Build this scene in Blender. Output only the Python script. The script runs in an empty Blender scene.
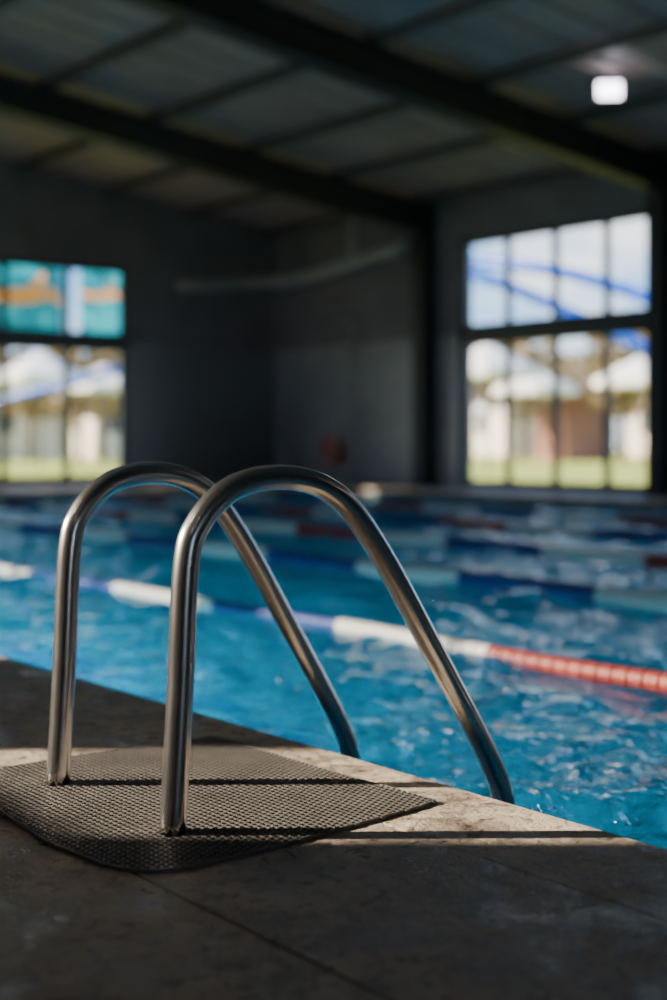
import bpy, bmesh, math, random
import numpy as np
from mathutils import Vector
random.seed(4); rng=np.random.RandomState(7)
S=bpy.context.scene
COL=S.collection

# ------------------------------------------------------------------ helpers
def mat(name):
    m=bpy.data.materials.new(name); m.use_nodes=True
    nt=m.node_tree; b=nt.nodes['Principled BSDF']; return m,nt,b
def simple(name,col,rough=.6,metal=0,var=.12,scale=6,bump=.0,bscale=60):
    m,nt,b=mat(name); N=nt.nodes; L=nt.links
    tc=N.new('ShaderNodeTexCoord'); nz=N.new('ShaderNodeTexNoise'); nz.inputs['Scale'].default_value=scale; nz.inputs['Detail'].default_value=6
    L.new(tc.outputs['Object'],nz.inputs['Vector'])
    r=N.new('ShaderNodeValToRGB'); r.color_ramp.elements[0].position=.3; r.color_ramp.elements[1].position=.7
    r.color_ramp.elements[0].color=[c*(1-var) for c in col]+[1]; r.color_ramp.elements[1].color=[min(1,c*(1+var)) for c in col]+[1]
    L.new(nz.outputs['Fac'],r.inputs['Fac']); L.new(r.outputs['Color'],b.inputs['Base Color'])
    b.inputs['Roughness'].default_value=rough; b.inputs['Metallic'].default_value=metal
    if bump>0:
        n2=N.new('ShaderNodeTexNoise'); n2.inputs['Scale'].default_value=bscale; n2.inputs['Detail'].default_value=4
        L.new(tc.outputs['Object'],n2.inputs['Vector'])
        bp=N.new('ShaderNodeBump'); bp.inputs['Strength'].default_value=bump; bp.inputs['Distance'].default_value=.01
        L.new(n2.outputs['Fac'],bp.inputs['Height']); L.new(bp.outputs['Normal'],b.inputs['Normal'])
    return m
def mk(name,verts,faces,mats,smooth=False,midx=None,parent=None):
    me=bpy.data.meshes.new(name); me.from_pydata([tuple(v) for v in verts],[],[tuple(f) for f in faces])
    for m in (mats if isinstance(mats,list) else [mats]): me.materials.append(m)
    if smooth: me.polygons.foreach_set('use_smooth',[True]*len(me.polygons))
    if midx is not None: me.polygons.foreach_set('material_index',midx)
    me.update(); ob=bpy.data.objects.new(name,me); COL.objects.link(ob)
    if parent: ob.parent=parent
    return ob
def empty(name,loc=(0,0,0)):
    e=bpy.data.objects.new(name,None); e.location=loc; COL.objects.link(e); return e
class MB:
    def __init__(s): s.v=[];s.f=[];s.m=[]
    def box(s,x0,x1,y0,y1,z0,z1,m=0):
        b=len(s.v)
        s.v+=[(x0,y0,z0),(x1,y0,z0),(x1,y1,z0),(x0,y1,z0),(x0,y0,z1),(x1,y0,z1),(x1,y1,z1),(x0,y1,z1)]
        for f in [(0,3,2,1),(4,5,6,7),(0,1,5,4),(1,2,6,5),(2,3,7,6),(3,0,4,7)]:
            s.f.append(tuple(b+i for i in f)); s.m.append(m)
    def hexa(s,p,m=0): # 8 points bottom4 top4
        b=len(s.v); s.v+=list(p)
        for f in [(0,3,2,1),(4,5,6,7),(0,1,5,4),(1,2,6,5),(2,3,7,6),(3,0,4,7)]:
            s.f.append(tuple(b+i for i in f)); s.m.append(m)
    def tube(s,pts,r,seg=12,m=0,caps=True):
        pts=[Vector(p) for p in pts]; b=len(s.v); n=len(pts); up=None
        for i,p in enumerate(pts):
            t=(pts[min(i+1,n-1)]-pts[max(i-1,0)]).normalized()
            if up is None:
                up=Vector((0,0,1)) if abs(t.z)<.9 else Vector((1,0,0))
            a=(up-t*up.dot(t)).normalized(); up=a; c=t.cross(a)
            rr=r[i] if isinstance(r,(list,tuple)) else r
            for k in range(seg):
                th=2*math.pi*k/seg; s.v.append(tuple(p+(a*math.cos(th)+c*math.sin(th))*rr))
        for i in range(n-1):
            for k in range(seg):
                k2=(k+1)%seg; s.f.append((b+i*seg+k,b+i*seg+k2,b+(i+1)*seg+k2,b+(i+1)*seg+k)); s.m.append(m)
        if caps:
            s.f.append(tuple(b+k for k in range(seg))[::-1]); s.m.append(m)
            s.f.append(tuple(b+(n-1)*seg+k for k in range(seg))); s.m.append(m)
    def make(s,name,mats,smooth=False,parent=None): return mk(name,s.v,s.f,mats,smooth,s.m,parent)
def spline(P,n=10):
    P=[Vector(p) for p in P]; out=[]
    Q=[P[0]*2-P[1]]+P+[P[-1]*2-P[-2]]
    for i in range(1,len(Q)-2):
        p0,p1,p2,p3=Q[i-1:i+3]
        for k in range(n):
            t=k/n
            out.append(.5*((2*p1)+(p2-p0)*t+(2*p0-5*p1+4*p2-p3)*t*t+(3*p1-p0-3*p2+p3)*t**3))
    out.append(P[-1]); return out
def autosmooth(ob,ang=40):
    me=ob.data; me.polygons.foreach_set('use_smooth',[True]*len(me.polygons))
    bm=bmesh.new(); bm.from_mesh(me)
    for e in bm.edges:
        if len(e.link_faces)!=2 or e.calc_face_angle(0)>math.radians(ang): e.smooth=False
    bm.to_mesh(me); bm.free()

# ------------------------------------------------------------------ dimensions
EDGE=.568; FARP=10.15; FARW=11.25; NEARW=-3.15; ENDW=-15.6; PEND=-13.6; PX1=9.0; XW1=11.5
WL=-.13; EAVE=3.85; RIDGE_Y=(FARW+NEARW)/2; SL=.13
def roofz(y): return EAVE+SL*((FARW-y) if y>RIDGE_Y else (y-NEARW))

# ------------------------------------------------------------------ materials
# deck
def deck_mat(name,c0,c1,wet=(.35,.62)):
    m,nt,b=mat(name); N=nt.nodes; L=nt.links
    tc=N.new('ShaderNodeTexCoord')
    def noise(sc,det=6,rough=.6,dist=0):
        n=N.new('ShaderNodeTexNoise'); n.inputs['Scale'].default_value=sc; n.inputs['Detail'].default_value=det; n.inputs['Roughness'].default_value=rough; n.inputs['Distortion'].default_value=dist
        L.new(tc.outputs['Object'],n.inputs['Vector']); return n
    def ramp(src,p0,p1,ca,cb):
        r=N.new('ShaderNodeValToRGB'); r.color_ramp.elements[0].position=p0; r.color_ramp.elements[1].position=p1
        r.color_ramp.elements[0].color=ca+(1,); r.color_ramp.elements[1].color=cb+(1,); L.new(src.outputs['Fac'],r.inputs['Fac']); return r
    def mul(a,b_,f):
        mx=N.new('ShaderNodeMix'); mx.data_type='RGBA'; mx.blend_type='MULTIPLY'; mx.inputs['Factor'].default_value=f
        L.new(a,mx.inputs['A']); L.new(b_,mx.inputs['B']); return mx.outputs['Result']
    ra=ramp(noise(9,8,.7),.3,.72,c0,c1)
    w=noise(4.2,12,.76,.5); rw=ramp(w,wet[0],wet[1],(.26,.22,.19),(1,1,1))
    rv=ramp(noise(36,4,.6,.7),.39,.43,(.34,.29,.25),(1,1,1))
    rs=ramp(noise(110,3,.6,.3),.36,.42,(.5,.45,.4),(1,1,1))
    out=mul(mul(mul(ra.outputs['Color'],rw.outputs['Color'],.92),rv.outputs['Color'],.9),rs.outputs['Color'],.8)
    L.new(out,b.inputs['Base Color'])
    mr=N.new('ShaderNodeMapRange'); mr.inputs['From Min'].default_value=wet[0]; mr.inputs['From Max'].default_value=wet[1]
    mr.inputs['To Min'].default_value=.28; mr.inputs['To Max'].default_value=.72; L.new(w.outputs['Fac'],mr.inputs['Value'])
    mr2=N.new('ShaderNodeMath'); mr2.operation='MULTIPLY'; L.new(mr.outputs['Result'],mr2.inputs[0]); mx3=N.new('ShaderNodeMapRange'); mx3.inputs['To Min'].default_value=.6; L.new(rv.outputs['Color'],mx3.inputs['Value']); L.new(mx3.outputs['Result'],mr2.inputs[1]); L.new(mr2.outputs[0],b.inputs['Roughness'])
    g=noise(130,6,.7); bp=N.new('ShaderNodeBump'); bp.inputs['Strength'].default_value=.8; bp.inputs['Distance'].default_value=.007
    L.new(g.outputs['Fac'],bp.inputs['Height'])
    g2=noise(14,4,.6); bp2=N.new('ShaderNodeBump'); bp2.inputs['Strength'].default_value=.4; bp2.inputs['Distance'].default_value=.02
    L.new(g2.outputs['Fac'],bp2.inputs['Height']); L.new(bp.outputs['Normal'],bp2.inputs['Normal']); L.new(bp2.outputs['Normal'],b.inputs['Normal'])
    return m
M_deck=deck_mat('deck_stone',(.32,.25,.19),(.62,.51,.40),(.40,.55))
M_cope=deck_mat('coping_stone',(.36,.29,.21),(.66,.54,.41),(.38,.52))
M_grout=simple('grout',(.07,.055,.045),.9)
# tile helper
def tile(name,c,cg,sc,rough=.3,lo=.85,nsc=2,dist=0):
    m,nt,b=mat(name); N=nt.nodes; L=nt.links
    tc=N.new('ShaderNodeTexCoord'); sx=N.new('ShaderNodeSeparateXYZ'); L.new(tc.outputs['Object'],sx.inputs[0])
    outs=[]
    for k in 'XYZ':
        a=N.new('ShaderNodeMath'); a.operation='PINGPONG'; a.inputs[1].default_value=sc/2; L.new(sx.outputs[k],a.inputs[0])
        g=N.new('ShaderNodeMath'); g.operation='GREATER_THAN'; g.inputs[1].default_value=.004 if sc<.3 else .006; L.new(a.outputs[0],g.inputs[0]); outs.append(g)
    p=N.new('ShaderNodeMath'); p.operation='MINIMUM'; L.new(outs[0].outputs[0],p.inputs[0]); L.new(outs[1].outputs[0],p.inputs[1])
    q=N.new('ShaderNodeMath'); q.operation='MINIMUM'; L.new(p.outputs[0],q.inputs[0]); L.new(outs[2].outputs[0],q.inputs[1])
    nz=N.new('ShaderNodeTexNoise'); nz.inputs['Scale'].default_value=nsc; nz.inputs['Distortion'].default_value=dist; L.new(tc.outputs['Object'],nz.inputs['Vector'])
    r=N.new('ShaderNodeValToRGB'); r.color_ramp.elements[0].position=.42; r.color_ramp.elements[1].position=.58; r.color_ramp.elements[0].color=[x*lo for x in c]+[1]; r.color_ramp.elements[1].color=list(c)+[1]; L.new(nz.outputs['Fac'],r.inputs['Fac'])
    mx=N.new('ShaderNodeMix'); mx.data_type='RGBA'; L.new(q.outputs[0],mx.inputs['Factor']); mx.inputs['A'].default_value=list(cg)+[1]; L.new(r.outputs['Color'],mx.inputs['B'])
    L.new(mx.outputs['Result'],b.inputs['Base Color']); b.inputs['Roughness'].default_value=rough; return m
M_pool=tile('pool_tile_caustic',(.015,.68,.95),(.02,.3,.5),.15,.4,.28,3.6,1.8)  # strong wavy tone variation paints caustic light strands into the tiles
M_lane=tile('lane_tile',(.01,.06,.30),(.01,.05,.2),.15,.4)
M_wtile=tile('wall_tile',(.34,.315,.33),(.2,.2,.21),.2,.3)
M_wall=simple('wall_plaster',(.20,.18,.195),.85,0,.15,2)
M_beam=simple('painted_steel',(.04,.037,.04),.55,0,.1,3)
M_roof=simple('roof_sheet',(.46,.34,.31),.6,0,.12,1.5)
M_purlin=simple('purlin_steel',(.10,.09,.09),.5)
M_frame=simple('window_frame_aluminium',(.07,.075,.085),.45,.2)
M_pipe=simple('duct_pipe',(.42,.41,.41),.4)
M_white=simple('white_plastic',(.62,.60,.56),.45,0,.05)
M_red=simple('red_plastic',(.29,.035,.018),.5,0,.1)
M_blue=simple('blue_plastic',(.013,.045,.20),.45,0,.1)
M_orange=simple('orange_plastic',(.6,.10,.05),.45,0,.1)
# glass
m,nt,b=mat('window_glass'); N=nt.nodes; L=nt.links; N.remove(b)
tr=N.new('ShaderNodeBsdfTransparent'); tr.inputs[0].default_value=(.95,.97,.97,1); gl=N.new('ShaderNodeBsdfGlossy'); gl.inputs['Roughness'].default_value=.03
fr=N.new('ShaderNodeFresnel'); fr.inputs[0].default_value=1.3; ms=N.new('ShaderNodeMixShader')
L.new(fr.outputs[0],ms.inputs[0]); L.new(tr.outputs[0],ms.inputs[1]); L.new(gl.outputs[0],ms.inputs[2]); L.new(ms.outputs[0],N['Material Output'].inputs[0]); M_glass=m
# water
m,nt,b=mat('pool_water'); N=nt.nodes; L=nt.links; N.remove(b)
tc=N.new('ShaderNodeTexCoord')
n1=N.new('ShaderNodeTexNoise'); n1.inputs['Scale'].default_value=8; n1.inputs['Detail'].default_value=4; n1.inputs['Roughness'].default_value=.5; n1.inputs['Distortion'].default_value=.8
L.new(tc.outputs['Object'],n1.inputs['Vector'])
bp=N.new('ShaderNodeBump'); bp.inputs['Strength'].default_value=1.0; bp.inputs['Distance'].default_value=.07; L.new(n1.outputs['Fac'],bp.inputs['Height'])
tr=N.new('ShaderNodeBsdfTransparent'); tr.inputs[0].default_value=(.44,.87,.98,1)
rf=N.new('ShaderNodeBsdfRefraction'); rf.inputs['IOR'].default_value=1.33; rf.inputs['Color'].default_value=(.44,.87,.98,1); rf.inputs['Roughness'].default_value=0; L.new(bp.outputs[0],rf.inputs['Normal'])
mb=N.new('ShaderNodeMixShader'); mb.inputs[0].default_value=.62; L.new(tr.outputs[0],mb.inputs[1]); L.new(rf.outputs[0],mb.inputs[2])
gl=N.new('ShaderNodeBsdfGlossy'); gl.inputs['Roughness'].default_value=.03; L.new(bp.outputs[0],gl.inputs['Normal'])
fr=N.new('ShaderNodeFresnel'); fr.inputs[0].default_value=1.33; L.new(bp.outputs[0],fr.inputs['Normal'])
ms=N.new('ShaderNodeMixShader'); L.new(fr.outputs[0],ms.inputs[0]); L.new(mb.outputs[0],ms.inputs[1]); L.new(gl.outputs[0],ms.inputs[2]); L.new(ms.outputs[0],N['Material Output'].inputs[0]); M_water=m
# steel
m,nt,b=mat('brushed_stainless_steel'); N=nt.nodes; L=nt.links
b.inputs['Base Color'].default_value=(.58,.55,.52,1); b.inputs['Metallic'].default_value=1
tc=N.new('ShaderNodeTexCoord'); mp=N.new('ShaderNodeMapping'); mp.inputs['Scale'].default_value=(30,30,8); n=N.new('ShaderNodeTexNoise'); n.inputs['Scale'].default_value=3; n.inputs['Detail'].default_value=6
L.new(tc.outputs['Object'],mp.inputs[0]); L.new(mp.outputs[0],n.inputs['Vector'])
mr=N.new('ShaderNodeMapRange'); mr.inputs['To Min'].default_value=.23; mr.inputs['To Max'].default_value=.29; L.new(n.outputs['Fac'],mr.inputs['Value']); L.new(mr.outputs['Result'],b.inputs['Roughness'])
M_steel=m
M_rubber=simple('mat_rubber',(.125,.11,.098),.45,0,.25,8,.2,200)
M_matdark=simple('mat_dark_sheet',(.008,.007,.007),.7)  # near-black sheet beneath the mat's holes
M_grass=simple('grass',(.34,.38,.05),.9,0,.35,3)
M_house=simple('cabin_render',(.80,.70,.58),.8,0,.15,1)
M_houser=simple('cabin_brick',(.30,.13,.09),.8,0,.15,1)
M_housed=simple('cabin_roof',(.42,.20,.14),.8,0,.15,2)
M_cabw=simple('canopy_fabric',(.85,.82,.78),.8,0,.06,2)
M_leaf=simple('tree_foliage',(.27,.19,.09),.9,0,.5,5)
M_trunk=simple('tree_bark',(.10,.07,.05),.9,0,.3,5)
M_slide=simple('slide_blue',(.005,.09,.55),.35,0,.05)
m,nt,b=mat('lamp_emitter'); b.inputs['Emission Color'].default_value=(.92,.86,1,1); b.inputs['Emission Strength'].default_value=11; M_lamp=m

# ------------------------------------------------------------------ deck, coping, pool
B=MB(); cw=.26
B.box(ENDW,XW1,NEARW,EDGE-cw,-.12,0)
B.box(ENDW,PEND-cw,EDGE-cw,FARW,-.12,0); B.box(PX1+cw,XW1,EDGE-cw,FARW,-.12,0)
B.box(PEND-cw,PX1+cw,FARP+cw,FARW,-.12,0)
g=.004
def stones(a0,a1,step):
    n=round((a1-a0)/step); st=(a1-a0)/n
    return [(a0+i*st+g/2,a0+(i+1)*st-g/2) for i in range(n)]
B.make('floor',[M_deck])
B=MB()
for yy in (-1.9,-.145): B.box(ENDW,XW1,yy-.0022,yy+.0022,-.01,.0006)
B.make('floor_grout',[M_grout])
B=MB()
def cope(x0,x1,y0,y1): B.box(x0,x1,y0,y1,-.05,.0)
for a,b_ in stones(PEND-cw,PX1+cw,3.1):
    cope(a,b_,EDGE-cw,EDGE); cope(a,b_,FARP,FARP+cw)
for a,b_ in stones(EDGE,FARP,3.1):
    cope(PEND-cw,PEND,a,b_); cope(PX1,PX1+cw,a,b_)
B.box(PEND-cw,PX1+cw,EDGE-cw,EDGE-.004,-.12,-.02,1); B.box(PEND-cw,PX1+cw,FARP+.004,FARP+cw,-.12,-.02,1)
B.box(PEND-cw,PEND-.004,EDGE,FARP,-.12,-.02,1); B.box(PX1+.004,PX1+cw,EDGE,FARP,-.12,-.02,1)
ob=B.make('pool_coping',[M_cope,M_grout])
bv=ob.modifiers.new('bevel','BEVEL'); bv.width=.005; bv.segments=2; bv.limit_method='ANGLE'
# basin
B=MB(); D=-1.15
B.box(PEND-.2,PX1+.2,EDGE-.2,FARP+.2,D-.2,D)
B.box(PEND-.2,PX1+.2,EDGE-.2,EDGE,D,-.12); B.box(PEND-.2,PX1+.2,FARP,FARP+.2,D,-.12)
B.box(PEND-.2,PEND,EDGE,FARP,D,-.12); B.box(PX1,PX1+.2,EDGE,FARP,D,-.12)
ropesY=[3.39-1.151+1.6*k for k in range(5)]
for yc in [ropesY[0]-.8]+[y+.8 for y in ropesY]:
    if yc<FARP-.3: B.box(PEND+1,PX1-1,yc-.11,yc+.11,D,D+.004,1)
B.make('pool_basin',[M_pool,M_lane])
# added underwater lamps in the near pool wall, there to brighten the water
for i,(xx,pw) in enumerate(((-11.2,14),(-8.6,36),(-6.0,80),(-4.0,95),(-2.4,42),(2.2,3),(6.0,3))):
    par=empty('water_fill_light' if i==0 else 'water_fill_light.%03d'%i,(xx,EDGE+.003,-.55))
    B=MB(); n=20
    for k,(r,y) in enumerate(((.13,0),(.13,.012),(.10,.02),(.10,.012))):
        B.v+=[(r*math.cos(2*math.pi*q/n),y,r*math.sin(2*math.pi*q/n)) for q in range(n)]
    for k in range(3):
        for q in range(n):
            q2=(q+1)%n; B.f.append((k*n+q,k*n+q2,(k+1)*n+q2,(k+1)*n+q)); B.m.append(0)
    B.make('bezel',[M_steel],parent=par)
    B=MB(); B.v=[(.10*math.cos(2*math.pi*q/n),.013,.10*math.sin(2*math.pi*q/n)) for q in range(n)]; B.f=[tuple(range(n))]; B.m=[0]; B.make('lens',[M_white],parent=par)
    ld=bpy.data.lights.new('fill_lamp','AREA'); ld.shape='DISK'; ld.size=.2; ld.energy=pw; ld.color=(.75,.95,1)
    lo=bpy.data.objects.new('fill_lamp',ld); COL.objects.link(lo); lo.parent=par; lo.location=(0,.03,0)
    lo.rotation_euler=Vector((0,1,-.5)).to_track_quat('-Z','Y').to_euler()
# water surface
nx,ny=820,350
xs=np.linspace(PEND+.002,PX1-.002,nx); ys=np.linspace(EDGE+.002,FARP-.002,ny)
X,Y=np.meshgrid(xs,ys); Z=np.zeros_like(X)
for i in range(70):
    lam=.12*(.9/.12)**rng.rand(); th=rng.rand()*2*math.pi; k=2*math.pi/lam
    amp=.0062*lam
    ph=rng.rand()*6.28
    Z+=amp*np.sin(k*(X*math.cos(th)+Y*math.sin(th))+ph+ .6*np.sin(1.3*X*math.sin(th)+.9*Y+ph))
V=np.stack([X,Y,Z+WL],-1).reshape(-1,3)
idx=np.arange(nx*ny).reshape(ny,nx)
F=np.stack([idx[:-1,:-1],idx[:-1,1:],idx[1:,1:],idx[1:,:-1]],-1).reshape(-1,4)
mk('pool_water',V.tolist(),F.tolist(),M_water,True)

# ------------------------------------------------------------------ walls
def wall(axis,c0,c1,u0,u1,z0,z1,holes,tileh=0):
    B=MB(); us=sorted({u0,u1}|{h[0] for h in holes}|{h[1] for h in holes}); zs={z0,z1}|{h[2] for h in holes}|{h[3] for h in holes}
    if tileh: zs.add(tileh)
    zs=sorted(zs)
    for i in range(len(us)-1):
        for j in range(len(zs)-1):
            uc=(us[i]+us[i+1])/2; zc=(zs[j]+zs[j+1])/2
            if any(h[0]<uc<h[1] and h[2]<zc<h[3] for h in holes): continue
            m=1 if zc<tileh else 0
            if axis=='y': B.box(us[i],us[i+1],c0,c1,zs[j],zs[j+1],m)
            else: B.box(c0,c1,us[i],us[i+1],zs[j],zs[j+1],m)
    return B
R=lambda e:e+1.904
farhole=(R(-13.36),R(-10.10),.04,3.24)
farhole2=(R(-8.9),R(-5.8),.04,3.24); farhole3=(R(-4.5),R(-1.4),.04,3.24)
B=wall('y',FARW,FARW+.25,ENDW-.25,XW1,-.12,EAVE,[farhole,farhole2,farhole3],2.0); B.make('wall_far',[M_wall,M_wtile])
lefthole=(4.95,8.70,.04,3.10)
B=wall('x',ENDW-.25,ENDW,NEARW,FARW,-.12,EAVE,[lefthole],2.0)
def gable(B,x0,x1):
    b=len(B.v)
    for x in (x0,x1): B.v+=[(x,NEARW,EAVE),(x,FARW,EAVE),(x,RIDGE_Y,roofz(RIDGE_Y))]
    for f in [(0,1,2),(5,4,3),(0,3,4,1),(1,4,5,2),(2,5,3,0)]: B.f.append(tuple(b+i for i in f)); B.m.append(0)
gable(B,ENDW-.25,ENDW); B.make('wall_end',[M_wall,M_wtile])
back_fill_holes=[(-2.4,.6,.04,3.3)]  # unseen opening added to let in sky light as fill
B=wall('x',XW1,XW1+.25,NEARW,FARW+.25,-.12,EAVE,back_fill_holes,2.0); gable(B,XW1,XW1+.25); B.make('wall_back',[M_wall,M_wtile])
Z0,Z1=1.69,3.10
near=[(R(-5.24),R(-4.29)),(R(-9.2),R(-6.6)),(R(-12.4),R(-9.6)),(R(-16.5),R(-12.9)),]
B=wall('y',NEARW-.12,NEARW,ENDW-.25,XW1+.25,-.12,EAVE,[(a,b_,Z0,Z1) for a,b_ in near]); B.make('wall_near',[M_wall])

def window(name,axis,c,u0,u1,z0,z1,vlist,hlist,fw=.05,d=.08,sgn=1):
    par=empty(name)
    def bx(B,a0,a1,b0,b1,off0=0,off1=None):
        o1=d if off1 is None else off1
        if axis=='y': B.box(a0,a1,c+off0,c+o1,b0,b1)
        else: B.box(c-o1,c-off0,a0,a1,b0,b1)
    e=.002
    B=MB(); bx(B,u0+e,u0+fw,z0+e,z1-e); bx(B,u1-fw,u1-e,z0+e,z1-e); bx(B,u0+fw,u1-fw,z0+e,z0+fw); bx(B,u0+fw,u1-fw,z1-fw,z1-e)
    for v in vlist: bx(B,v-fw*.5,v+fw*.5,z0+fw,z1-fw,.01)
    for (a,b_) in hlist: bx(B,u0+fw,u1-fw,a,b_,-.01,d+.02)
    B.make('frame',[M_frame],parent=par)
    G=MB(); 
    if axis=='y': G.v+=[(u0+.01,c+.05,z0+.01),(u1-.01,c+.05,z0+.01),(u1-.01,c+.05,z1-.01),(u0+.01,c+.05,z1-.01)]
    else: G.v+=[(c-.05,u0+.01,z0+.01),(c-.05,u1-.01,z0+.01),(c-.05,u1-.01,z1-.01),(c-.05,u0+.01,z1-.01)]
    G.f.append((0,1,2,3)); G.m.append(0); G.make('glass',[M_glass],parent=par)
k=1
for hh in (farhole,farhole2,farhole3):
    u0,u1=hh[:2]; w=(u1-u0)/4
    window('window_%d'%k,'y',FARW+.06,u0,u1,.04,3.24,[u0+w,u0+2*w,u0+3*w],[(1.86,2.13)],.075); k+=1
u0,u1=lefthole[:2]; w=(u1-u0)/4
window('window_%d'%k,'x',ENDW-.06,u0,u1,.04,3.10,[u0+w,u0+2*w,u0+3*w],[(1.88,2.15)],.09); k+=1
for hh in back_fill_holes:
    u0,u1=hh[:2]; w=(u1-u0)/4
    window('window_%d'%k,'x',XW1+.16,u0,u1,.04,3.3,[u0+w,u0+2*w,u0+3*w],[(1.93,2.1)],.05); k+=1
for i,(a,b_) in enumerate(near):
    n=max(1,round((b_-a)/1.1)); 
    window('window_%d'%k,'y',NEARW-.10,a,b_,Z0,Z1,[a+(b_-a)*q/n for q in range(1,n)],[],.05,.06); k+=1
# portal columns
B=MB()
for e in (-13.9,-9.95,-5.3,-.9,1.9,5.85):
    x=R(e); B.box(x-.11,x+.11,FARW-.24,FARW-.22,0,EAVE-.02); B.box(x-.11,x+.11,FARW-.02,FARW,0,EAVE-.02); B.box(x-.012,x+.012,FARW-.22,FARW-.02,0,EAVE-.02)
B.make('steel_columns',[M_beam])
# roof
B=MB()
def slab(y0,y1,dz0,dz1):
    B.hexa([(ENDW-.4,y0,roofz(y0)+dz0),(XW1+.4,y0,roofz(y0)+dz0),(XW1+.4,y1,roofz(y1)+dz0),(ENDW-.4,y1,roofz(y1)+dz0),
            (ENDW-.4,y0,roofz(y0)+dz1),(XW1+.4,y0,roofz(y0)+dz1),(XW1+.4,y1,roofz(y1)+dz1),(ENDW-.4,y1,roofz(y1)+dz1)])
slab(RIDGE_Y+.0001,FARW+.5,.0,.12); slab(NEARW-.3,RIDGE_Y-.0001,.0,.12)
x=ENDW+.3
while x<XW1:
    for y0,y1 in ((RIDGE_Y+.0001,FARW-.01),(NEARW+.01,RIDGE_Y-.0001)):
        B.hexa([(x-.02,y0,roofz(y0)-.025),(x+.02,y0,roofz(y0)-.025),(x+.02,y1,roofz(y1)-.025),(x-.02,y1,roofz(y1)-.025),
                (x-.03,y0,roofz(y0)+.01),(x+.03,y0,roofz(y0)+.01),(x+.03,y1,roofz(y1)+.01),(x-.03,y1,roofz(y1)+.01)])
    x+=.5
B.make('ceiling',[M_roof])
B=MB()
for e in (-13.9,-9.95,-6.0,-2.05,1.9,5.85):
    x=R(e)
    for y0,y1 in ((RIDGE_Y,FARW-.25),(RIDGE_Y,NEARW+.02)):
        for (hw,a,b_) in ((.12,-.50,-.47),(.12,-.16,-.14),(.015,-.47,-.16)):
            B.hexa([(x-hw,y0,roofz(y0)+a),(x+hw,y0,roofz(y0)+a),(x+hw,y1,roofz(y1)+a),(x-hw,y1,roofz(y1)+a),
                    (x-hw,y0,roofz(y0)+b_),(x+hw,y0,roofz(y0)+b_),(x+hw,y1,roofz(y1)+b_),(x-hw,y1,roofz(y1)+b_)])
B.make('roof_rafters',[M_beam])
B=MB(); y=NEARW+.7
while y<FARW-.2:
    z=roofz(y); B.box(ENDW+.01,XW1-.01,y-.035,y+.035,z-.13,z-.028); y+=1.35
B.make('roof_purlins',[M_purlin])

# duct pipe on far wall, with drop
par=empty('ventilation_pipe')
B=MB(); zp=2.98
B.tube(spline([(ENDW+.3,FARW-1.9,zp-.12),(ENDW+.3,FARW-1.2,zp-.06),(ENDW+.4,FARW-.6,zp),(ENDW+.8,FARW-.4,zp),(R(-16),FARW-.38,zp+.02),(R(-14.9),FARW-.38,zp+.12),(R(-14.0),FARW-.38,zp+.22)],8),.08,14)
for xx in (-15.0,-13.7,-12.4): 
    B.box(xx-.02,xx+.02,FARW-.40,FARW,zp+.07,zp+.11)
B.make('duct',[M_pipe],True,par)
B=MB(); B.tube([(R(-15.1),FARW-.38,zp+.15),(R(-15.1),FARW-.38,roofz(FARW-.38)-.05)],.04,12); B.make('drop',[M_pipe],True,par)

# floodlights: the first is the hall's own, the others are added unseen fill
def cam2w(x,d): return (x*.612-.791*d+1.904, x*.791+.612*d-1.151)
lx,ly=cam2w(13.3*(609-333.5)/1389,13.3); lz=.63+349/1389*13.3
def flood(i,x,y,z,rot,power,target,s=.72):
    par=empty('flood_or_fill_light' if i==0 else 'flood_or_fill_light.%03d'%i,(x,y,z))
    B=MB(); B.box(-.17*s,.17*s,-.05*s,.05*s,-.12*s,.12*s)
    for k in range(5): B.box(-.15*s,.15*s,.05*s,.07*s,(-.10+k*.045)*s,(-.09+k*.045)*s)
    B.box(-.20*s,-.185*s,-.02,.02,-.02,.2*s); B.box(.185*s,.20*s,-.02,.02,-.02,.2*s); B.box(-.20*s,.20*s,-.02,.02,.2*s,.215*s); B.box(-.015,.015,-.015,.015,.215*s,roofz(y)-z-.03)
    B.box(-.185*s,-.17*s,-.01,.01,-.01,.01);B.box(.17*s,.185*s,-.01,.01,-.01,.01)
    hb=B.make('housing',[M_beam],parent=par)
    B=MB(); B.box(-.155*s,.155*s,-.058*s,-.0505*s,-.105*s,.105*s); f=B.make('lens',[M_lamp],parent=par)
    hb.rotation_euler=(0,0,rot); f.rotation_euler=(0,0,rot)
    ld=bpy.data.lights.new('beam','SPOT'); ld.energy=power; ld.spot_size=math.radians(125); ld.spot_blend=.8; ld.shadow_soft_size=.12; ld.color=(1,.93,.86)
    lo=bpy.data.objects.new('beam',ld); COL.objects.link(lo); lo.parent=par
    dv=Vector((math.sin(rot),-math.cos(rot),0))*.12*s; lo.location=dv+Vector((0,0,-.13*s))
    lo.rotation_euler=(Vector(target)-Vector((x,y,z))).to_track_quat('-Z','Y').to_euler()
flood(0,lx,ly,lz,math.radians(48),30,(lx+1,ly-2,0))
n=1  # unseen rows below, added to lift the hall's fill light
for xx in (-12.5,-8.5,-4.5,-.5,3.5,7.5):
    flood(n,xx,NEARW+.5,roofz(NEARW+.5)-.35,math.pi,12,(xx,3.2,0)); n+=1
for xx in (1.0,5.0):
    flood(n,xx,ly,lz,0,20,(xx,ly-2,0)); n+=1

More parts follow.
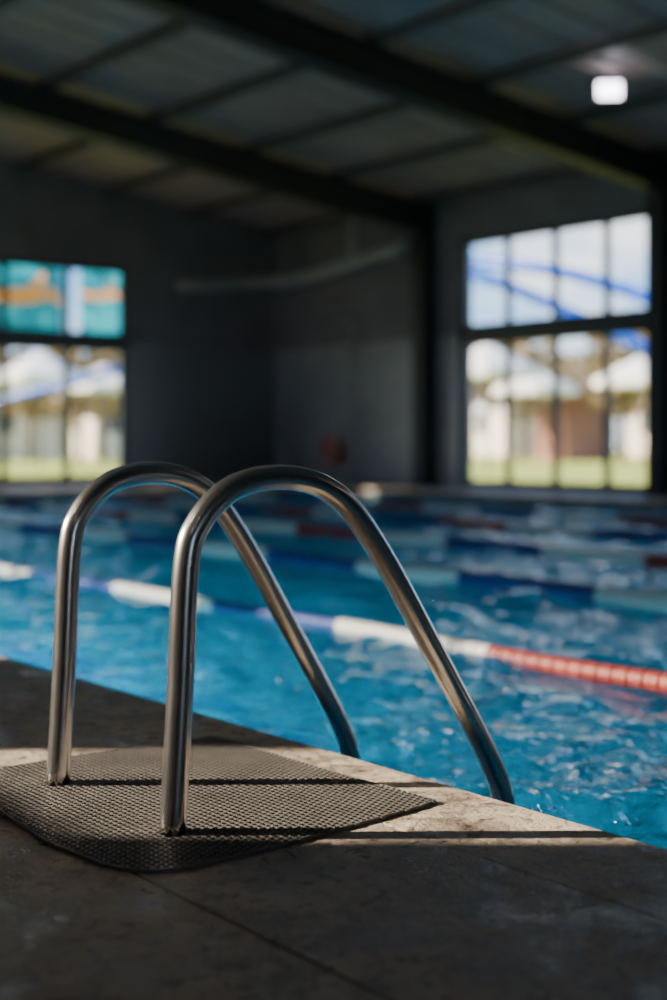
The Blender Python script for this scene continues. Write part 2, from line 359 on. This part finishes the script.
# ------------------------------------------------------------------ things by the far wall
def lathe_torus(B,c,Rr,r,m=(0,1)):
    n=32;k=12;b=len(B.v)
    for i in range(n):
        a=2*math.pi*i/n
        for j in range(k):
            t=2*math.pi*j/k; rr=Rr+r*math.cos(t)
            B.v.append((c[0]+rr*math.cos(a),c[1]+r*math.sin(t),c[2]+rr*math.sin(a)))
    for i in range(n):
        for j in range(k):
            B.f.append((b+i*k+j,b+((i+1)%n)*k+j,b+((i+1)%n)*k+(j+1)%k,b+i*k+(j+1)%k)); B.m.append(m[1] if (i%8)==0 else m[0])
xr=R(-15.95)
B=MB(); lathe_torus(B,(xr,FARW-.085,.48),.15,.075); B.make('lifebuoy',[M_orange,M_white],True)
B=MB(); B.tube([(xr+.30,FARW-.40,.003),(xr+.42,FARW-.06,2.0)],.018,8)
B.tube(spline([(xr+.42,FARW-.06,2.0),(xr+.50,FARW-.06,2.2),(xr+.40,FARW-.06,2.35),(xr+.28,FARW-.06,2.25)],6),.015,8); B.make('rescue_pole',[M_pipe],True)
par=empty('stacked_kickboards',(xr-.8,FARW-.4,0))
for q in range(5):
    B=MB(); o=random.uniform(-.03,.03); n=14
    pts=[(-.15,0)]+[(.15,0)]+[(.15*math.cos(a),.27+.15*math.sin(a)) for a in [math.pi*i/n for i in range(n+1)]]
    zz=q*.045
    for z in (zz+.001,zz+.041): B.v+=[(p[0]+o,p[1]-.1+o,z) for p in pts]
    c=len(pts); B.f.append(tuple(range(c))[::-1]); B.f.append(tuple(range(c,2*c)))
    for i in range(c): B.f.append((i,(i+1)%c,c+(i+1)%c,c+i))
    B.m=[0]*len(B.f); B.make('board_%d'%(q+1),[[M_red,M_blue,M_orange][q%3]],parent=par)
# ------------------------------------------------------------------ ladder
prof=[(-.002,.0),(.012,.22),(.0237,.43),(.0463,.495),(.098,.543),(.150,.562),(.198,.567),(.248,.564),(.300,.549),(.359,.510),(.4386,.414),(.546,.2545),(.648,.101),(.702,.013),(.730,-.05),(.741,-.13),(.744,-.30),(.744,-1.05)]
lad=empty('pool_ladder')
for i,xo in enumerate((0,-.401)):
    yaw=0 if i==0 else math.radians(5.2)
    pts=spline([(xo-y*math.sin(yaw),y*math.cos(yaw),z) for y,z in prof],8); B=MB(); B.tube(pts,.0215,32); B.make('rail_%d'%(i+1),[M_steel],True,lad)
for i,z in enumerate((-.40,-.64,-.88)):
    B=MB(); B.box(-.45,-.021,.69,.78,z,z+.025)
    for q in range(5): B.box(-.445,-.026,.698+q*.018,.704+q*.018,z+.025,z+.029)
    B.make('tread_%d'%(i+1),[M_steel],parent=lad)
B=MB()
for xo in (0,-.466): B.tube([(xo,EDGE+.001,-.5),(xo,.725,-.5)],.012,12); B.tube([(xo,EDGE+.001,-.95),(xo,.725,-.95)],.012,12)
B.make('brackets',[M_steel],True,lad)

# ------------------------------------------------------------------ perforated rubber mat
def inpoly(x,y,P):
    c=False
    for i in range(len(P)):
        x1,y1=P[i];x2,y2=P[i-1]
        if (y1>y)!=(y2>y) and x<(x2-x1)*(y-y1)/(y2-y1)+x1: c=not c
    return c
OUT=[(-.575,-.02),(-.58,.15),(-.57,.40),(-.555,.44),(-.40,.447),(-.15,.45),(.07,.462),(.112,.45),(.135,.30),(.155,.12),(.165,-.02),(.155,-.11),(.10,-.16),(-.05,-.178),(-.25,-.168),(-.42,-.13),(-.54,-.08),(-.575,-.02)]
outline=spline([Vector((a,b_,0)) for a,b_ in OUT],6)
PO=[(p.x,p.y) for p in outline[:-1]]
cx,cy=-.2,.15
PI=[(cx+(x-cx)*.995,cy+(y-cy)*.995) for x,y in PO]
B=MB(); pitch=.0140; rad=pitch/math.sqrt(3); h=.0055; z0=.0012
row=0; y=-.2
HEX=[(math.cos(math.pi/6+q*math.pi/3),math.sin(math.pi/6+q*math.pi/3)) for q in range(6)]
post=[(0,0),(-.401,0)]
while y<.5:
    x=-.62+(pitch/2 if row%2 else 0)
    while x<.2:
        if inpoly(x,y,PI) and min(math.hypot(x-a,y-b_) for a,b_ in post)>.026:
            b=len(B.v)
            zt=z0+h
            for (rr,z) in ((rad,z0),(rad,zt-.001),(rad*.95,zt),(rad*.80,zt),(rad*.78,z0)):
                B.v+=[(x+rr*c,y+rr*s,z) for c,s in HEX]
            for q in range(4):
                for p in range(6):
                    p2=(p+1)%6; B.f.append((b+q*6+p,b+q*6+p2,b+(q+1)*6+p2,b+(q+1)*6+p)); B.m.append(0)
        x+=pitch
    y+=pitch*math.sqrt(3)/2; row+=1
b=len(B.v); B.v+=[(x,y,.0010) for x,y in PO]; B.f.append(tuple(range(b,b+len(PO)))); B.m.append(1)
n=len(PO); b=len(B.v)
for sc,z in ((1.0,.0008),(1.0,.0055),(.999,.0066),(.994,.0068),(.993,.002)):
    B.v+=[(cx+(x-cx)*sc,cy+(y-cy)*sc,z) for x,y in PO]
for a in range(4):
    for i in range(n):
        j=(i+1)%n; B.f.append((b+a*n+i,b+a*n+j,b+(a+1)*n+j,b+(a+1)*n+i)); B.m.append(0)
B.make('rubber_mat',[M_rubber,M_matdark])

# ------------------------------------------------------------------ lane ropes
SEG=14
def lane_rope(name,yc,x0,fn,rs,zoff):
    B=MB(); step=.062; n=int((PX1-PEND-.1)/step)
    pr=[(-.028,.010),(-.028,.026),(-.022,.033),(-.005,.033),(0,.018),(.005,.033),(.022,.033),(.028,.026),(.028,.010)]
    ph=random.random()*6
    for i in range(n):
        xc=PEND+.06+i*step
        m=fn(math.floor((xc-x0)/.9))
        yo=yc+.035*math.sin(xc*.45+ph)+.012*math.sin(xc*2.1+ph); zo=WL+zoff+.005*math.sin(xc*3.1+ph)
        b=len(B.v)
        for dx,r in pr:
            r*=rs
            B.v+=[(xc+dx,yo+r*math.cos(2*math.pi*q/SEG),zo+r*math.sin(2*math.pi*q/SEG)) for q in range(SEG)]
        for a in range(len(pr)-1):
            for q in range(SEG):
                q2=(q+1)%SEG; B.f.append((b+a*SEG+q,b+(a+1)*SEG+q,b+(a+1)*SEG+q2,b+a*SEG+q2)); B.m.append(m)
        B.f.append(tuple(b+q for q in range(SEG))); B.m.append(m); B.f.append(tuple(b+(len(pr)-1)*SEG+q for q in range(SEG))[::-1]); B.m.append(m)
    ob=B.make(name,[M_red,M_white,M_blue]); autosmooth(ob,35)
specs=[(R(-3.49),lambda k:0 if k in(0,1) else (1 if k%2 else 2)),
       (R(-5.29),lambda k:(2,1)[k%2]),
       (R(-9.0),lambda k:(0,1,2,1)[k%4]),
       (R(-10.9),lambda k:(1,2,0)[k%3]),
       (R(-12.0),lambda k:(0,1,2,1)[k%4])]
for i,yc in enumerate(ropesY):
    lane_rope('lane_rope' if i==0 else 'lane_rope.%03d'%i,yc,specs[i][0],specs[i][1],.95 if i==0 else 1.4,.012 if i==0 else .036)
# ------------------------------------------------------------------ outside
B=MB(); o=70
B.box(ENDW-o,ENDW-.3,-o,FARW+o,-.3,-.08); B.box(ENDW-.3,XW1+o,FARW+.3,FARW+o,-.3,-.08); B.box(ENDW-.3,XW1+o,-o,NEARW-.3,-.3,-.08); B.box(XW1+.3,XW1+o,NEARW-.3,FARW+.3,-.3,-.08)
B.make('ground',[M_grass])
def cabin(x,y,w,d,h,rot=0,roof=None,wallm=None):
    B=MB(); B.box(-w/2,w/2,-d/2,d/2,-.08,h)
    r=h+.25*d; ov=.2
    b=len(B.v); B.v+=[(-w/2-ov,-d/2-ov,h-.05),(w/2+ov,-d/2-ov,h-.05),(w/2+ov,d/2+ov,h-.05),(-w/2-ov,d/2+ov,h-.05),(-w/2-ov,0,r),(w/2+ov,0,r)]
    for f in [(0,1,5,4),(2,3,4,5),(0,4,3),(1,2,5),(3,2,1,0)]: B.f.append(tuple(b+i for i in f)); B.m.append(1)
    for q in range(int(w//1.8)):
        xx=-w/2+.9+q*1.8; B.box(xx-.35,xx+.35,-d/2-.02,-d/2+.01,.9,1.9,2); B.box(xx-.35,xx+.35,d/2-.01,d/2+.02,.9,1.9,2)
    ob=B.make('cabin',[wallm or M_house,roof or M_housed,M_frame]); ob.location=(x,y,0); ob.rotation_euler=(0,0,rot); return ob
def tree(x,y,h,nm='tree'):
    B=MB(); B.tube([(0,0,-.08),(.05,0,h*.3),(0,.08,h*.55),(.06,.05,h*.8)],[.14,.11,.08,.03],8)
    for q in range(6):
        a=random.random()*6.28; z=h*(.35+.08*q); B.tube([(0,.03,z),(.5*math.cos(a),.5*math.sin(a),z+.4),(.9*math.cos(a),.9*math.sin(a),z+.9)],[.05,.03,.01],6)
    for q in range(480):
        a=random.random()*6.28; r=random.random()**.5*h*.3; z=h*(.42+.55*random.random()); 
        p=Vector((r*math.cos(a),r*math.sin(a),z)); s=.13+random.random()*.12
        d1=Vector((random.gauss(0,1),random.gauss(0,1),random.gauss(0,1))).normalized(); d2=d1.orthogonal().normalized()
        b=len(B.v); B.v+=[tuple(p-d1*s),tuple(p+d2*s*.5),tuple(p+d1*s),tuple(p-d2*s*.5)]; B.f.append((b,b+1,b+2,b+3)); B.m.append(1)
    ob=B.make(nm,[M_trunk,M_leaf]); ob.location=(x,y,0)
def P(px,d): return cam2w((px-333.5)/1389*d,d)
def canopy(px,d,w,nm='garden_parasol'):
    x,y=P(px,d); B=MB(); B.tube([(0,0,-.08),(0,0,2.7)],.03,8,1)
    n=8; b=len(B.v); B.v.append((0,0,2.8)); 
    for q in range(n): B.v.append((w*math.cos(2*math.pi*q/n),w*math.sin(2*math.pi*q/n),2.2))
    for q in range(n): B.v.append((w*math.cos(2*math.pi*q/n),w*math.sin(2*math.pi*q/n),2.02))
    for q in range(n):
        q2=(q+1)%n; B.f.append((b,b+1+q,b+1+q2)); B.m.append(0); B.f.append((b+1+q,b+1+n+q,b+1+n+q2,b+1+q2)); B.m.append(0)
    ob=B.make(nm,[M_cabw,M_trunk]); ob.location=(x,y,0)
for px,d,w in ((488,31,1.2),(536,42,1.3),(640,36,1.2),(40,34,1.2),(105,40,1.3),(-20,38,1.8)): canopy(px,d,w)
for px,d,w,rot,rf_,wm in ((574,46,1.3,.0,M_housed,M_houser),(505,64,2.6,.1,M_cabw,None),(668,60,2.5,0,M_cabw,None),(8,50,3,1.57,M_cabw,None),(118,54,3,1.5,M_cabw,None)):
    x,y=P(px,d); cabin(x,y,w,2.2,2.0,rot,rf_,wm)
for px,d,h in ((522,45,4.0),(622,44,4.2),(470,46,4.4),(648,52,4.0),(80,44,4.0),(-10,42,4.4),(48,64,4.6),(548,68,5),(600,70,5),(575,62,4.6),(500,72,5),(640,70,5),(120,66,5),(20,70,5),(535,56,3.6),(612,58,3.6),(60,54,3.6),(30,46,3.4),(100,48,3.4)):
    x,y=P(px,d); tree(x,y,h)
tree(-18.9,4.4,5.4); tree(-20.6,1.6,5.6)  # unseen trees added to block sun through the end-wall window
def arc3(pix,r):
    pts=[]
    for px,py,d in pix:
        x,y=P(px,d); pts.append((x,y,.63+(440-py)*d/1389))
    B=MB(); B.tube(spline(pts,10),r,16); return B
B=arc3([(380,225,23),(465,258,22),(540,268,21),(600,282,20.5),(660,305,20),(760,370,19),(830,452,18.6)],.095)
B2=arc3([(300,240,24),(420,262,23),(480,276,22),(560,308,21.5),(620,335,21),(690,372,20.5),(760,420,20),(820,455,19.6)],.09)
for f,m_ in zip(B2.f,B2.m): B.f.append(tuple(i+len(B.v) for i in f)); B.m.append(m_)
B.v+=B2.v
for px,py,d in ((380,228,23),(300,243,24)):
    x,y=P(px,d); B.tube([(x,y,-.1),(x,y,.63+(440-py)*d/1389)],.08,12)
B.make('shade_hoops',[M_slide],True)
B=arc3([(-60,420,26),(20,395,25),(75,382,24),(120,370,24),(200,360,24)],.07)
for px,py,d in ((-60,420,26),(200,360,24)):
    x,y=P(px,d); B.tube([(x,y,-.1),(x,y,.63+(440-py)*d/1389)],.06,12)
B.make('blue_handrail',[M_slide],True)
# turquoise banner with printed swimmers outside the end wall (translucent fabric)
m,nt,b=mat('banner_fabric'); N=nt.nodes; L=nt.links; N.remove(b)
tc=N.new('ShaderNodeTexCoord'); nz=N.new('ShaderNodeTexNoise'); nz.inputs['Scale'].default_value=1.5; L.new(tc.outputs['Object'],nz.inputs['Vector'])
r=N.new('ShaderNodeValToRGB'); es=r.color_ramp.elements; es[0].position=.35; es[0].color=(.005,.30,.46,1); es[1].position=.65; es[1].color=(.03,.52,.66,1); L.new(nz.outputs['Fac'],r.inputs['Fac'])
mask=None
for yc,zc,s in ((7.60,2.72,1.0),(8.88,2.80,.6),(5.9,2.7,.9)):
    for dx,dz,a,c,rot in ((0,0,.42,.12,.08),(.45,.06,.10,.11,0),(.22,.17,.26,.07,.9),(.66,-.05,.26,.06,-.25),(-.55,-.06,.30,.07,.12),(-.50,.07,.24,.06,-.2)):
        mp=N.new('ShaderNodeMapping'); mp.vector_type='TEXTURE'; mp.inputs['Location'].default_value=(0,yc+dx*s,zc+dz*s); mp.inputs['Rotation'].default_value=(rot,0,0); mp.inputs['Scale'].default_value=(1e4,a*s,c*s)
        L.new(tc.outputs['Object'],mp.inputs[0]); ln=N.new('ShaderNodeVectorMath'); ln.operation='LENGTH'; L.new(mp.outputs[0],ln.inputs[0])
        lt=N.new('ShaderNodeMath'); lt.operation='LESS_THAN'; lt.inputs[1].default_value=1; L.new(ln.outputs['Value'],lt.inputs[0])
        if mask is None: mask=lt
        else:
            mm=N.new('ShaderNodeMath'); mm.operation='MAXIMUM'; L.new(mask.outputs[0],mm.inputs[0]); L.new(lt.outputs[0],mm.inputs[1]); mask=mm
mx=N.new('ShaderNodeMix'); mx.data_type='RGBA'; L.new(mask.outputs[0],mx.inputs['Factor']); L.new(r.outputs[0],mx.inputs['A']); mx.inputs['B'].default_value=(.95,.40,.10,1)
df=N.new('ShaderNodeBsdfDiffuse'); tl=N.new('ShaderNodeBsdfTranslucent'); ms=N.new('ShaderNodeMixShader'); ms.inputs[0].default_value=.42
L.new(mx.outputs['Result'],df.inputs[0]); L.new(mx.outputs['Result'],tl.inputs[0]); L.new(df.outputs[0],ms.inputs[1]); L.new(tl.outputs[0],ms.inputs[2]); L.new(ms.outputs[0],N['Material Output'].inputs[0]); M_ban=m
par=empty('banner')
xb=ENDW-1.2; zt=3.85  # top raised out of view to keep sun off the far wall
B=MB()
for (y0,y1) in ((4.2,8.24),(8.54,10.6)):
    b=len(B.v)
    B.v+=[(xb,y0,2.05),(xb,y1,2.05),(xb,y1,zt),(xb,y0,zt)]; B.f.append((b,b+1,b+2,b+3)); B.m.append(0)
B.make('sheet',[M_ban],parent=par)
B=MB()
for yy in (4.15,10.65): B.tube([(xb,yy,-.1),(xb,yy,zt+.06)],.035,10)
B.tube([(xb,4.15,zt+.03),(xb,10.65,zt+.03)],.03,10); B.tube([(xb,4.15,2.02),(xb,10.65,2.02)],.03,10)
B.make('posts',[M_pipe],True,par)

# ------------------------------------------------------------------ light
sun=bpy.data.lights.new('sun','SUN'); sun.energy=23; sun.angle=math.radians(.8); sun.color=(1,.87,.70)
so=bpy.data.objects.new('sun',sun); COL.objects.link(so); so.location=(-20,-25,20)
al=math.radians(24); v=Vector((.612*math.cos(al),.791*math.cos(al),-math.sin(al))); so.rotation_euler=v.to_track_quat('-Z','Y').to_euler()
W=bpy.data.worlds.new('World'); S.world=W; W.use_nodes=True; N=W.node_tree.nodes; L=W.node_tree.links; bg=N['Background']
tc=N.new('ShaderNodeTexCoord'); sx=N.new('ShaderNodeSeparateXYZ'); L.new(tc.outputs['Generated'],sx.inputs[0])
r=N.new('ShaderNodeValToRGB'); es=r.color_ramp.elements; es[0].position=0; es[0].color=(.80,.86,.95,1); es[1].position=.6; es[1].color=(.10,.26,.62,1); e=es.new(.12); e.color=(.22,.50,.88,1)
L.new(sx.outputs['Z'],r.inputs['Fac'])
nz=N.new('ShaderNodeTexNoise'); nz.inputs['Scale'].default_value=5; nz.inputs['Detail'].default_value=6; mp=N.new('ShaderNodeMapping'); mp.inputs['Scale'].default_value=(1,1,2.6)
L.new(tc.outputs['Generated'],mp.inputs[0]); L.new(mp.outputs[0],nz.inputs['Vector'])
rc=N.new('ShaderNodeValToRGB'); rc.color_ramp.elements[0].position=.50; rc.color_ramp.elements[1].position=.64; L.new(nz.outputs['Fac'],rc.inputs['Fac'])
mx=N.new('ShaderNodeMix'); mx.data_type='RGBA'; L.new(rc.outputs['Color'],mx.inputs['Factor']); L.new(r.outputs['Color'],mx.inputs['A']); mx.inputs['B'].default_value=(.95,.95,.97,1)
L.new(mx.outputs['Result'],bg.inputs['Color']); bg.inputs['Strength'].default_value=2.8

# ------------------------------------------------------------------ camera
cam=bpy.data.cameras.new('camera'); co=bpy.data.objects.new('camera',cam); COL.objects.link(co)
co.location=(1.904,-1.151,.63); co.rotation_euler=(math.radians(90),0,math.atan2(.791,.612))
cam.sensor_fit='VERTICAL'; cam.sensor_height=36; cam.lens=50; cam.shift_y=-.06
cam.dof.use_dof=True; cam.dof.focus_distance=2.35; cam.dof.aperture_fstop=1.7; cam.clip_end=400
S.camera=co
